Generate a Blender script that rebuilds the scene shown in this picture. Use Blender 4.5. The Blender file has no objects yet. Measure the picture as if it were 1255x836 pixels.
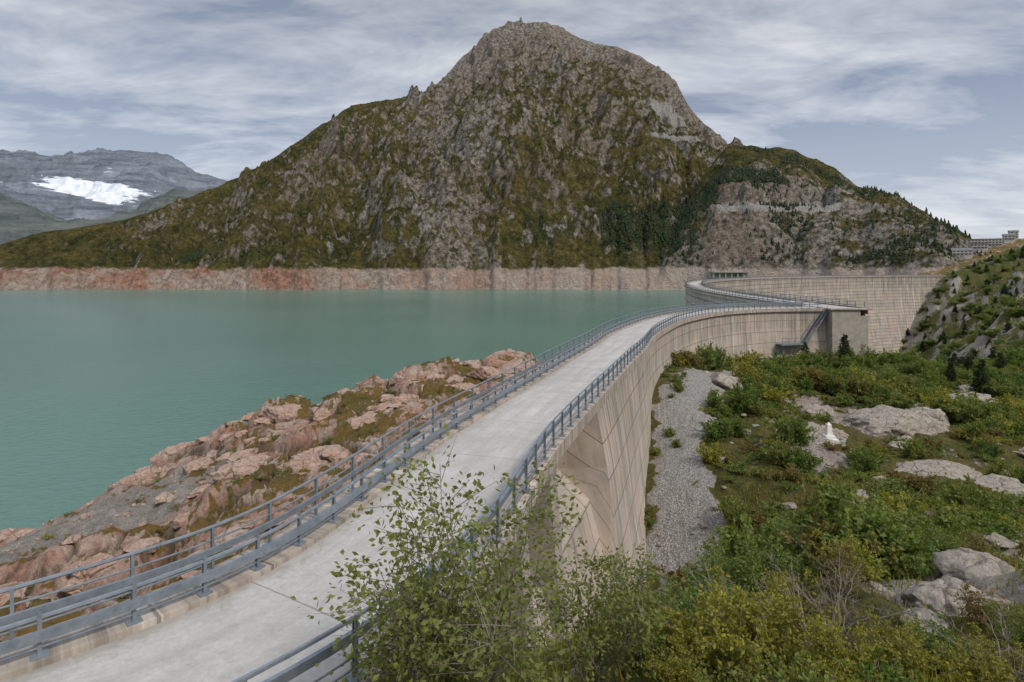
import bpy, math, random
import numpy as np
from mathutils import Vector, Matrix
from mathutils.geometry import tessellate_polygon
random.seed(7); RNG=np.random.default_rng(7)
S=bpy.context.scene
COL=S.collection
def rad(a): return math.radians(a)

# ------------------------------------------------------------ noise
def _h(ix,iy,seed):
    ix=ix.astype(np.int64); iy=iy.astype(np.int64)
    n=(ix*374761393+iy*668265263+seed*1442695041)&0xffffffff
    n=((n^(n>>13))*1274126177)&0xffffffff
    n=(n^(n>>16))&0xffffffff
    n=(n*2246822519)&0xffffffff
    n=(n^(n>>15))&0xffffffff
    return n/4294967295.0
def gn(x,y,seed=0):
    x0=np.floor(x); y0=np.floor(y); fx=x-x0; fy=y-y0
    u=fx*fx*fx*(fx*(fx*6-15)+10); v=fy*fy*fy*(fy*(fy*6-15)+10)
    def g(dx,dy):
        a=_h(x0+dx,y0+dy,seed)*6.2831853
        return np.cos(a)*(fx-dx)+np.sin(a)*(fy-dy)
    a=g(0,0);b=g(1,0);c=g(0,1);d=g(1,1)
    return 1.5*((a+(b-a)*u)+((c+(d-c)*u)-(a+(b-a)*u))*v)
def fbm(x,y,o=4,seed=0,gain=.5):
    r=0;a=1.0;t=0
    for i in range(o):
        r=r+a*gn(x,y,seed+i*17); t+=a; a*=gain; x=x*2.03+3.1; y=y*2.03-1.7
    return r/t*1.4
def ridged(x,y,o=4,seed=0,gain=.5):
    r=0;a=1.0;t=0
    for i in range(o):
        r=r+a*(1-2.2*np.abs(gn(x,y,seed+i*13))); t+=a; a*=gain; x=x*2.07+1.3; y=y*2.07+5.7
    return r/t
def vor(x,y,seed=0):
    x0=np.floor(x); y0=np.floor(y)
    f1=np.full(x.shape,9.0); f2=np.full(x.shape,9.0); rid=np.zeros(x.shape); tx=np.zeros(x.shape); ty=np.zeros(x.shape)
    for dx in(-1,0,1):
        for dy in(-1,0,1):
            cx=x0+dx; cy=y0+dy
            px=cx+_h(cx,cy,seed); py=cy+_h(cx,cy,seed+5)
            d=np.hypot(px-x,py-y); rr=_h(cx,cy,seed+9)
            m=d<f1
            f2=np.where(m,f1,np.minimum(f2,d)); f1=np.where(m,d,f1)
            rid=np.where(m,rr,rid); tx=np.where(m,x-px,tx); ty=np.where(m,y-py,ty)
    return f1,f2,rid,tx,ty
def sst(a,b,x):
    t=np.clip((x-a)/(b-a),0,1); return t*t*(3-2*t)
class RBF:
    def __init__(s,pts,c=4.0):
        P=np.array(pts,float); s.P=P[:,:2]; s.c=c
        n=len(P); D=np.sqrt(((s.P[:,None]-s.P[None])**2).sum(-1)+c*c)
        A=np.zeros((n+3,n+3)); A[:n,:n]=-D; A[:n,n]=1; A[:n,n+1:]=s.P; A[n,:n]=1; A[n+1:,:n]=s.P.T
        b=np.zeros(n+3); b[:n]=P[:,2]; s.w=np.linalg.solve(A,b)
    def __call__(s,x,y):
        n=len(s.P); r=s.w[n]+s.w[n+1]*x+s.w[n+2]*y
        for i in range(n): r=r-s.w[i]*np.sqrt((x-s.P[i,0])**2+(y-s.P[i,1])**2+s.c**2)
        return r

# ------------------------------------------------------------ mesh helpers
def mk(name,V,F,mat=None,smooth=False,parent=None,uv=None,attrs=None,cattrs=None):
    V=np.asarray(V,np.float32); me=bpy.data.meshes.new(name)
    if isinstance(F,np.ndarray):
        k=F.shape[1]; nf=len(F)
        me.vertices.add(len(V)); me.vertices.foreach_set('co',V.ravel())
        me.loops.add(nf*k); me.loops.foreach_set('vertex_index',F.astype(np.int32).ravel())
        me.polygons.add(nf); me.polygons.foreach_set('loop_start',np.arange(0,nf*k,k,dtype=np.int32))
        try: me.polygons.foreach_set('loop_total',np.full(nf,k,np.int32))
        except Exception: pass
        me.update(calc_edges=True)
    else:
        me.from_pydata([tuple(map(float,v)) for v in V],[],[tuple(f) for f in F]); me.update()
    if uv is not None:
        l=me.uv_layers.new(name='UVMap'); li=np.zeros(len(me.loops),np.int32); me.loops.foreach_get('vertex_index',li)
        l.data.foreach_set('uv',np.asarray(uv,np.float32)[li].ravel())
    if attrs:
        for k_,a in attrs.items():
            at=me.attributes.new(k_,'FLOAT','POINT'); at.data.foreach_set('value',np.asarray(a,np.float32).ravel())
    if cattrs:
        for k_,a in cattrs.items():
            at=me.attributes.new(k_,'FLOAT_COLOR','POINT'); a=np.asarray(a,np.float32)
            a=np.concatenate([a,np.ones((len(a),1),np.float32)],1); at.data.foreach_set('color',a.ravel())
    me.polygons.foreach_set('use_smooth',np.full(len(me.polygons),bool(smooth)))
    if mat: me.materials.append(mat)
    ob=bpy.data.objects.new(name,me); COL.objects.link(ob)
    if parent: ob.parent=parent
    return ob
def empty(name,loc=(0,0,0)):
    e=bpy.data.objects.new(name,None); e.location=loc; COL.objects.link(e); return e
class Acc:
    def __init__(s): s.V=[]; s.F=[]; s.n=0
    def add(s,V,F):
        s.V.append(np.asarray(V,float)); s.F+= [tuple(i+s.n for i in f) for f in F]; s.n+=len(V)
    def box(s,c,ax,ay,az,hx,hy,hz):
        c=np.array(c,float);ax=np.array(ax,float)*hx;ay=np.array(ay,float)*hy;az=np.array(az,float)*hz
        V=[c+a*ax+b*ay+d*az for a in(-1,1) for b in(-1,1) for d in(-1,1)]
        s.add(V,[(0,1,3,2),(4,6,7,5),(0,4,5,1),(2,3,7,6),(0,2,6,4),(1,5,7,3)])
    def abox(s,x0,x1,y0,y1,z0,z1):
        s.box(((x0+x1)/2,(y0+y1)/2,(z0+z1)/2),(1,0,0),(0,1,0),(0,0,1),(x1-x0)/2,(y1-y0)/2,(z1-z0)/2)
    def tube(s,pts,r,k=6):
        pts=np.asarray(pts,float); n=len(pts); r=np.broadcast_to(np.asarray(r,float),(n,))
        T=np.gradient(pts,axis=0); T/=np.linalg.norm(T,axis=1)[:,None]+1e-9
        up=np.array([0,0,1.0]); 
        A=np.cross(T,up); bad=np.linalg.norm(A,axis=1)<.15; A[bad]=np.cross(T[bad],[1,0,0]); A/=np.linalg.norm(A,axis=1)[:,None]
        B=np.cross(A,T)
        V=[];F=[]
        for i in range(n):
            for j in range(k):
                a=2*math.pi*j/k+math.pi/4; V.append(pts[i]+(A[i]*math.cos(a)+B[i]*math.sin(a))*r[i])
        for i in range(n-1):
            for j in range(k):
                F.append((i*k+j,i*k+(j+1)%k,(i+1)*k+(j+1)%k,(i+1)*k+j))
        F.append(tuple(range(k-1,-1,-1))); F.append(tuple(range((n-1)*k,n*k)))
        s.add(V,F)
    def make(s,name,mat,**k): return mk(name,np.concatenate(s.V),s.F,mat,**k)

# ------------------------------------------------------------ node helpers
def newmat(name):
    m=bpy.data.materials.new(name); m.use_nodes=True; nt=m.node_tree
    return m,nt,nt.nodes['Principled BSDF']
def nd(nt,t,ins=None,**props):
    n=nt.nodes.new(t)
    for k,v in props.items(): setattr(n,k,v)
    if ins:
        for k,v in ins.items():
            if isinstance(v,bpy.types.NodeSocket): nt.links.new(v,n.inputs[k])
            else: n.inputs[k].default_value=v
    return n
def c4(c): return (c[0],c[1],c[2],1)
def mix(nt,f,a,b,bt='MIX'):
    n=nt.nodes.new('ShaderNodeMix'); n.data_type='RGBA'; n.blend_type=bt
    for i,v in((0,f),(6,a),(7,b)):
        if isinstance(v,bpy.types.NodeSocket): nt.links.new(v,n.inputs[i])
        elif i==0: n.inputs[0].default_value=v
        else: n.inputs[i].default_value=c4(v)
    return n.outputs[2]
def mth(nt,op,a,b=0,c=0,clamp=False):
    n=nt.nodes.new('ShaderNodeMath'); n.operation=op; n.use_clamp=clamp
    for i,v in enumerate((a,b,c)):
        if isinstance(v,bpy.types.NodeSocket): nt.links.new(v,n.inputs[i])
        else: n.inputs[i].default_value=v
    return n.outputs[0]
def mr(nt,v,a,b,c=0,d=1):
    n=nt.nodes.new('ShaderNodeMapRange'); nt.links.new(v,n.inputs[0])
    for i,q in((1,a),(2,b),(3,c),(4,d)): n.inputs[i].default_value=q
    return n.outputs[0]
def noise(nt,vec,scale,detail=6,rough=.6,dist=0):
    n=nd(nt,'ShaderNodeTexNoise',{'Scale':scale,'Detail':float(min(detail,5)),'Roughness':rough,'Distortion':dist})
    if vec is not None: nt.links.new(vec,n.inputs['Vector'])
    return n.outputs[0]
def vmap(nt,vec,scale,rot=(0,0,0)):
    n=nd(nt,'ShaderNodeMapping'); nt.links.new(vec,n.inputs['Vector']); n.inputs['Scale'].default_value=scale; n.inputs['Rotation'].default_value=rot; return n.outputs[0]
def bump(nt,h,strength,dist,b,normal=None):
    n=nd(nt,'ShaderNodeBump',{'Strength':strength,'Distance':dist}); nt.links.new(h,n.inputs['Height'])
    if normal: nt.links.new(normal,n.inputs['Normal'])
    if b: nt.links.new(n.outputs[0],b.inputs['Normal'])
    return n.outputs[0]
def attr(nt,name,out='Fac'): return nd(nt,'ShaderNodeAttribute',attribute_name=name).outputs[out]

# ------------------------------------------------------------ dam centreline (metres; crest z=0)
ctrl=np.array([(-34,-12),(-22,-4),(-12.5,3.6),(-9.2,6.5),(-7.04,8.4),(-5.8,9.5),(-4.56,10.9),(-3.6,12.5),(-2.96,14.3),(-2.4,16.2),(-1.0,21.85),(1.3,28.6),(3.8,35.5),(6.4,42.8),(9.2,50.2),(12.4,59.8),(16.4,69.1),(21.0,78.5),(27.0,87.6),(33.5,94.8),(41,99.9),(48.5,102.4),(55.8,103.2)])
def catmull(C,step):
    C=np.vstack([2*C[0]-C[1],C,2*C[-1]-C[-2]]); out=[]
    for i in range(1,len(C)-2):
        p0,p1,p2,p3=C[i-1:i+3]; n=max(2,int(np.linalg.norm(p2-p1)/.2))
        for t in np.arange(n)/n:
            out.append(.5*((2*p1)+(-p0+p2)*t+(2*p0-5*p1+4*p2-p3)*t*t+(-p0+3*p1-3*p2+p3)*t**3))
    out.append(C[-2]); out=np.array(out)
    k=np.ones(15)/15
    for _ in range(2):
        pad=np.vstack([2*out[0]-out[7:0:-1],out,2*out[-1]-out[-2:-9:-1]])
        out=np.stack([np.convolve(pad[:,j],k,'valid') for j in(0,1)],1)
    d=np.r_[0,np.cumsum(np.linalg.norm(np.diff(out,axis=0),axis=1))]
    s=np.arange(0,d[-1],step); s=np.r_[s,d[-1]]
    return np.stack([np.interp(s,d,out[:,j]) for j in(0,1)],1),s
class Path:
    def __init__(s,P,st):
        s.P=P; s.s=st; T=np.gradient(P,axis=0); T/=np.linalg.norm(T,axis=1)[:,None]; s.T=T; s.N=np.stack([T[:,1],-T[:,0]],1)
    def off(s,o,z): 
        return np.column_stack([s.P+s.N*o,np.full(len(s.P),z)])
    def at(s,st):
        p=np.array([np.interp(st,s.s,s.P[:,j]) for j in(0,1)]); t=np.array([np.interp(st,s.s,s.T[:,j]) for j in(0,1)]); t/=np.linalg.norm(t)
        return p,t,np.array([t[1],-t[0]])
wing=Path(*catmull(ctrl,.5))
AC=np.array([581.2,104.5]); AR=522.
th=np.radians(np.linspace(-.4,77,220))
arch=Path(np.stack([AC[0]-AR*np.cos(th),AC[1]+AR*np.sin(th)],1),AR*(th-th[0]))
div=np.vstack([[-400,-260],wing.P[::5],arch.P[2::6],[[470,620],[900,690],[1600,800]]])
def dam_d(x,y):
    best=np.full(x.shape,1e9); sg=np.ones(x.shape)
    for i in range(len(div)-1):
        a=div[i]; b=div[i+1]; d=b-a; L=d@d
        t=np.clip(((x-a[0])*d[0]+(y-a[1])*d[1])/L,0,1)
        dx=x-(a[0]+t*d[0]); dy=y-(a[1]+t*d[1]); q=dx*dx+dy*dy; m=q<best
        best=np.where(m,q,best); sg=np.where(m,np.sign(dx*d[1]-dy*d[0]),sg)
    return np.sqrt(best)*sg
Lp=[(-59,68.6,-25.3),(-58.8,84,-25.8),(-50,70,-21),(-44,75,-17.5),(-38.4,75,-14.5),(-29.5,80,-12.8),(-22.8,85,-10.8),(-9.1,95,-9.4),(3.0,103,-9.8),(-45,95,-27),(-30,103,-28),(-12,114,-28),(5,120,-28),(16,106,-27),(24,108,-29),(45,125,-35),
 (-14,35,-7.6),(-11,60,-8),(1.6,85,-8.2),(-24,45,-10.4),(-31,45,-14.3),(-37,45,-16),(-50,62,-21.5),(-36,40,-14),(-45,50,-17.5),(-56,50,-24),(-20,26,-8),(-18,20,-5.5),(-12,14,-3),(-2,50,-7),(6,65,-8),(10,85,-9.5),(-9,20,-5),(-30,10,-5),(-60,20,-20),(-20,0,-1),(-60,-30,-5),
 (-110,60,-40),(-80,110,-40),(-40,150,-45),(40,180,-45),(60,300,-60),(0,400,-60),(-200,0,-40),(-300,300,-60),(200,600,-60),(400,680,-40),(455,640,0),(600,900,40),(900,1000,60),(-500,-200,-40),(-500,900,-60)]
Rp=[(9.3,36,-12.6),(10.7,44,-9.4),(12.8,50,-8.1),(14.9,56,-5.9),(21.1,66,-4.8),(29,82,-7.4),(36.8,93,-9.0),(46,98,-9.3),(54.6,101,-9.3),(66,104,-10.5),(11.5,33,-11),(12.2,42,-9.3),
 (1.0,10,-.4),(2,14,-2.3),(3.5,20,-5.8),(5,27,-9.5),(11.1,14,-1.1),(4.8,9,.4),(8.1,9,.5),(7.5,14,-1.5),(7.8,20,-4.3),(19,28,-6),(20.3,38,-7.8),(26.9,50,-8.1),(39.4,58,-8.8),(37,45,-9.8),(28.7,62,-8.1),(47,88,-9.4),(74.6,110,-13.5),(86,115,-14),(90,100,-14),(70,60,-12),(25,15,-4),(50,20,-8),
 (150,160,-15),(100,135,-24),(110,200,-55),(160,260,-70),(200,350,-100),(300,450,-125),(234,260,-10),(190,200,-11),(405,450,-2),(300,400,-38),(263,380,-58),(385,558,-97),(415,580,-53),(458,603,-4),(541,600,20),(500,520,6),(555,700,41),(625,760,52),(760,850,70),(900,900,58),(500,300,40),(300,150,10),
 (0,0,5.2),(-3,3,2.2),(-6,4,.0),(0,6,1.6),(5,4,2.9),(10,3,2.8),(5,-8,7),(-15,-10,2),(30,-20,10),(150,-50,20),(90,500,-120),(-30,-60,6),(600,-200,60)]
fL=RBF(Lp); fR=RBF(Rp)
gp=np.array([(10.5,31),(12.0,38),(13.6,46),(16.2,54),(20.2,62),(26.3,71),(33,80),(40,88),(50,95)])
def pdist(x,y,P):
    best=np.full(x.shape,1e9)
    for i in range(len(P)-1):
        a=P[i];d=P[i+1]-a
        t=np.clip(((x-a[0])*d[0]+(y-a[1])*d[1])/(d@d),0,1); best=np.minimum(best,np.hypot(x-a[0]-t*d[0],y-a[1]-t*d[1]))
    return best
def ground(x,y,full=False):
    x=np.asarray(x,float);y=np.asarray(y,float)
    d=dam_d(x,y); L=d<0; r=np.hypot(x,y)
    zl=np.clip(fL(x,y),-45,60); zr=fR(x,y)
    wx=x+2.2*fbm(x*.12,y*.12,4,3); wy=y+2.2*fbm(x*.12+9,y*.12,4,4)
    f1,f2,rid,tx,ty=vor(wx*.13+wy*.05,wy*.17,11); g1,g2,rid2,ux,uy=vor(wx*.42+3,wy*.5+wx*.15,23)
    k1=np.clip((f2-f1)*2.4,0,1); k2=np.clip((g2-g1)*3,0,1)
    grav=sst(9.5,5.5,np.hypot((x+37)*.60,(y-50)*.55+(x+37)*.12)+2.4*fbm(x*.12,y*.12,4,44))
    blocks=(rid-.45)*2.2*k1+(tx*(rid-.5)*3.2)+(ty*(rid-.4)*2.2)+(k1**.5-1)*1.1+((rid2-.5)*.7*k2+(k2**.5-1)*.38+ux*(rid2-.5)*.9)
    blocks=blocks+.22*fbm(x*.9,y*.9,4,8)
    nearl=sst(-3.0,-9,d)
    zl=zl+blocks*(1-.9*grav)*(.2+.8*nearl)+grav*(.35*fbm(x*1.0,y*1.0,5,71)+.6*fbm(x*.25,y*.25,3,72))+1.1*fbm(x*.06,y*.06,3,6)*nearl
    gr=sst(2.9,1.6,pdist(x,y,gp)+1.4*fbm(x*.3,y*.3,4,77))
    amp=sst(2.5,9,d)
    far=sst(120,320,r)
    bl=(rid-.4)*1.6*k1+(rid2-.5)*.4*k2
    outc=sst(.12,.4,fbm(x*.07+11,y*.07+3,3,51))*(1-gr)
    zr=zr+amp*(1-gr)*(.8*fbm(x*.2,y*.2,4,31)+outc*bl*.8+.14*fbm(x*1.3,y*1.3,3,32))*sst(3,14,r)+gr*.12*fbm(x*1.5,y*1.5,3,5)+far*(9*ridged(x*.02,y*.02,5,61,.6)-3+4*fbm(x*.08,y*.08,4,62))*sst(3,25,d)
    z=np.where(L,zl,zr)
    ad=np.abs(d)
    wing_m=(y<106)&(x<58)
    z=np.where((ad<3.6)&wing_m,np.minimum(z,-.75),z)
    z=np.where((ad<6.5)&wing_m&(ad>=3.6),np.minimum(z,-.75+(ad-3.6)*.5),z)
    if not full: return z
    return z,d,grav,gr,outc,k1,k2,rid,rid2

# ------------------------------------------------------------ materials
def mat_ground():
    m,nt,b=newmat('ground_material'); geo=nd(nt,'ShaderNodeNewGeometry'); P=geo.outputs['Position']
    sep=nd(nt,'ShaderNodeSeparateColor'); nt.links.new(attr(nt,'cover','Color'),sep.inputs[0])
    pink,grv,veg=sep.outputs[0],sep.outputs[1],sep.outputs[2]
    n1=noise(nt,P,.30,6,.62); n2=noise(nt,P,3,6,.75); n3=noise(nt,P,.8,6,.62,.6); n4=noise(nt,P,.14,4,.65)
    grey=mix(nt,mr(nt,n2,.3,.7),(.15,.135,.115),(.40,.365,.32))
    pk=mix(nt,mr(nt,n1,.38,.6),(.49,.275,.20),(.60,.475,.385))
    pk=mix(nt,mr(nt,n2,.35,.7),mix(nt,1,pk,(.50,.47,.46),'MULTIPLY'),pk)
    rock=mix(nt,pink,grey,pk)
    crk=attr(nt,'crack'); rock=mix(nt,mth(nt,'MULTIPLY',crk,.85),rock,(.05,.04,.025))
    gv=nd(nt,'ShaderNodeTexVoronoi',{'Scale':8.0,'Randomness':1.0}); nt.links.new(P,gv.inputs['Vector'])
    gvc=nd(nt,'ShaderNodeSeparateColor'); nt.links.new(gv.outputs['Color'],gvc.inputs[0])
    gcol=mix(nt,gvc.outputs[0],(.30,.29,.275),(.60,.58,.555)); gcol=mix(nt,mr(nt,gv.outputs['Distance'],.35,.7,0,.7),gcol,(.16,.15,.14))
    gcol=mix(nt,mr(nt,n1,.35,.65,0,.4),gcol,(.28,.25,.21))
    gcol=mix(nt,mth(nt,'MULTIPLY',pink,.6),gcol,mix(nt,mr(nt,n3,.4,.6),(.15,.12,.085),(.33,.28,.235)))
    vc=mix(nt,mr(nt,n3,.35,.65),(.050,.068,.016),(.15,.15,.034)); vc=mix(nt,mr(nt,n4,.48,.64,0,.7),vc,mix(nt,n2,(.09,.06,.025),(.25,.18,.07)))
    vc=mix(nt,mr(nt,n2,.35,.7),mix(nt,1,vc,(.42,.42,.42),'MULTIPLY'),vc)
    vl=mix(nt,mr(nt,n3,.35,.65),(.095,.10,.022),(.26,.15,.045)); vl=mix(nt,mr(nt,n2,.3,.75),mix(nt,1,vl,(.45,.45,.45),'MULTIPLY'),vl)
    vc=mix(nt,pink,vc,vl)
    base=mix(nt,grv,rock,gcol)
    nz=nd(nt,'ShaderNodeSeparateXYZ'); nt.links.new(geo.outputs['Normal'],nz.inputs[0])
    vm=mth(nt,'ADD',veg,mth(nt,'MULTIPLY',mth(nt,'SUBTRACT',n3,.5),1.8)); vm=mth(nt,'ADD',vm,mth(nt,'MULTIPLY',mth(nt,'SUBTRACT',nz.outputs[2],.85),1.6))
    vm=mr(nt,vm,.42,.56)
    col=mix(nt,vm,base,vc)
    nt.links.new(col,b.inputs['Base Color']); b.inputs['Roughness'].default_value=.9; b.inputs['Specular IOR Level'].default_value=.2
    hh=mth(nt,'ADD',n2,mth(nt,'MULTIPLY',mth(nt,'MULTIPLY',gv.outputs['Distance'],grv),-.4))
    bump(nt,hh,1.0,.3,b); return m
def mat_rock(name,ca,cb,lich=(.2,.19,.15)):
    m,nt,b=newmat(name); tc=nd(nt,'ShaderNodeNewGeometry').outputs['Position']; oi=nd(nt,'ShaderNodeObjectInfo')
    n1=noise(nt,tc,.8,6,.65); n2=noise(nt,tc,5,6,.75); n3=noise(nt,tc,1.6,5,.6,1.0)
    c=mix(nt,mr(nt,n1,.3,.7),ca,cb); c=mix(nt,mr(nt,n2,.35,.62),mix(nt,1,c,(.55,.53,.52),'MULTIPLY'),c)
    c=mix(nt,mr(nt,n3,.55,.63,0,.8),c,lich)
    c=mix(nt,mth(nt,'MULTIPLY',oi.outputs['Random'],.22),c,(.40,.37,.33))
    w=nd(nt,'ShaderNodeTexVoronoi',{'Scale':.8},feature='DISTANCE_TO_EDGE'); nt.links.new(tc,w.inputs['Vector'])
    c=mix(nt,mr(nt,w.outputs[0],0,.02,.55,0),c,(.06,.05,.04))
    nt.links.new(c,b.inputs['Base Color']); b.inputs['Roughness'].default_value=.88; b.inputs['Specular IOR Level'].default_value=.25
    h=mth(nt,'ADD',n2,mr(nt,w.outputs[0],0,.06,0,.5)); bump(nt,h,1.0,.16,b); return m
def mat_concrete(name,base,pw,ph,streak=.5,arch=False):
    m,nt,b=newmat(name); uv=nd(nt,'ShaderNodeUVMap').outputs[0]; P=nd(nt,'ShaderNodeNewGeometry').outputs['Position']
    br=nd(nt,'ShaderNodeTexBrick',{'Scale':1.0,'Mortar Size':.045 if not arch else .28,'Brick Width':pw,'Row Height':ph,'Color1':(.0,.0,.0,1),'Color2':(1,1,1,1),'Mortar':(.5,.5,.5,1),'Mortar Smooth':.3,'Bias':0.0},offset=0.0)
    nt.links.new(uv,br.inputs['Vector'])
    d=[x*.62 for x in base]
    sc=.35 if arch else 1.0
    c=mix(nt,mth(nt,'MULTIPLY',br.outputs['Color'],.5),base,d)
    n1=noise(nt,vmap(nt,uv,(.8*sc,.10*sc,1)),1.6,6,.68); n2=noise(nt,P,.35*sc,6,.6); n3=noise(nt,P,5*sc,6,.7)
    c=mix(nt,mr(nt,n1,.44,.70,0,streak+.15),c,(.17,.14,.11))
    c=mix(nt,mr(nt,n2,.42,.62,0,.55),c,(.60,.46,.37))
    n5=noise(nt,vmap(nt,uv,(1.1*sc,.07*sc,1)),1.1,4,.5); c=mix(nt,mr(nt,n5,.60,.68,0,.7),c,(.76,.745,.71))
    # run-off stains that start under the crest and fade down the face
    su=nd(nt,'ShaderNodeSeparateXYZ'); nt.links.new(uv,su.inputs[0])
    n6=noise(nt,vmap(nt,uv,(1.0*sc,.03,1)),2.3,4,.7)
    dn=mr(nt,su.outputs[1],-9 if not arch else -30,-.8,0,1); st=mth(nt,'MULTIPLY',mr(nt,n6,.46,.62),dn,clamp=True)
    c=mix(nt,mth(nt,'MULTIPLY',st,.75),c,(.115,.10,.085))
    c=mix(nt,mr(nt,n3,.3,.8,0,.25),c,(.2,.18,.16))
    c=mix(nt,mth(nt,'MULTIPLY',br.outputs['Fac'],.65),c,(.12,.10,.085))
    nt.links.new(c,b.inputs['Base Color']); b.inputs['Roughness'].default_value=.88; b.inputs['Specular IOR Level'].default_value=.2
    h=mth(nt,'SUBTRACT',mth(nt,'MULTIPLY',n3,.25),br.outputs['Fac']); bump(nt,h,.6,.05,b); return m
def mat_road():
    m,nt,b=newmat('road_concrete'); uv=nd(nt,'ShaderNodeUVMap').outputs[0]; P=nd(nt,'ShaderNodeNewGeometry').outputs['Position']
    br=nd(nt,'ShaderNodeTexBrick',{'Scale':1.0,'Mortar Size':.022,'Brick Width':60.0,'Row Height':5.0,'Color1':(0,0,0,1),'Color2':(1,1,1,1),'Mortar':(.5,.5,.5,1),'Bias':0.0,'Mortar Smooth':.2},offset=0.0)
    sw=nd(nt,'ShaderNodeMapping'); nt.links.new(uv,sw.inputs['Vector']); sw.inputs['Location'].default_value=(30,1.7,0); nt.links.new(sw.outputs[0],br.inputs['Vector'])
    n1=noise(nt,P,.5,6,.65); n2=noise(nt,P,9,6,.8); n3=noise(nt,vmap(nt,uv,(2.2,.10,1)),1.0,6,.6); n4=noise(nt,P,1.7,5,.7,1.5)
    c=mix(nt,mr(nt,n1,.3,.7),(.44,.42,.39),(.60,.58,.55)); c=mix(nt,mr(nt,n3,.42,.72,0,.55),c,(.31,.29,.265)); c=mix(nt,mr(nt,n2,.35,.8,0,.55),c,(.24,.23,.22))
    c=mix(nt,mr(nt,n4,.56,.68,0,.4),c,(.30,.285,.26))
    c=mix(nt,mth(nt,'MULTIPLY',br.outputs['Color'],.2),c,(.28,.27,.25))
    c=mix(nt,mth(nt,'MULTIPLY',br.outputs['Fac'],.65),c,(.16,.15,.135))
    sx=nd(nt,'ShaderNodeSeparateXYZ'); nt.links.new(uv,sx.inputs[0])
    e=mth(nt,'ABSOLUTE',sx.outputs[0]); e=mth(nt,'ADD',e,mth(nt,'MULTIPLY',mth(nt,'SUBTRACT',n4,.5),1.8)); c=mix(nt,mr(nt,e,1.5,2.2,0,.65),c,(.27,.235,.19))
    nt.links.new(c,b.inputs['Base Color']); b.inputs['Roughness'].default_value=.85; b.inputs['Specular IOR Level'].default_value=.25
    bump(nt,n2,.4,.02,b); return m
def mat_metal():
    m,nt,b=newmat('galvanised_steel'); P=nd(nt,'ShaderNodeNewGeometry').outputs['Position']
    n=noise(nt,P,3,6,.7); c=mix(nt,mr(nt,n,.3,.7),(.15,.18,.21),(.28,.32,.36)); nt.links.new(c,b.inputs['Base Color'])
    b.inputs['Metallic'].default_value=.3; b.inputs['Roughness'].default_value=.5; return m
def mat_plain(name,c,rough=.8,nz=.25,sc=4):
    m,nt,b=newmat(name); P=nd(nt,'ShaderNodeNewGeometry').outputs['Position']
    n=noise(nt,P,sc,6,.65); cc=mix(nt,mr(nt,n,.3,.75,0,nz*2),c,[x*.45 for x in c]); nt.links.new(cc,b.inputs['Base Color']); b.inputs['Roughness'].default_value=rough; return m
def mat_leaf(name,c1,c2,c3):
    m=bpy.data.materials.new(name); m.use_nodes=True; nt=m.node_tree; b=nt.nodes['Principled BSDF']; out=nt.nodes['Material Output']
    t=attr(nt,'tint'); oi=nd(nt,'ShaderNodeObjectInfo')
    c=mix(nt,t,c1,c2); c=mix(nt,mth(nt,'MULTIPLY',oi.outputs['Random'],.7),c,c3)
    nt.links.new(c,b.inputs['Base Color']); b.inputs['Roughness'].default_value=.55; b.inputs['Specular IOR Level'].default_value=.3
    tr=nd(nt,'ShaderNodeBsdfTranslucent'); nt.links.new(mix(nt,1,c,(1.3,1.35,.7),'MULTIPLY'),tr.inputs[0])
    ms=nd(nt,'ShaderNodeMixShader',{0:.35}); nt.links.new(b.outputs[0],ms.inputs[1]); nt.links.new(tr.outputs[0],ms.inputs[2]); nt.links.new(ms.outputs[0],out.inputs[0]); return m
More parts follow.
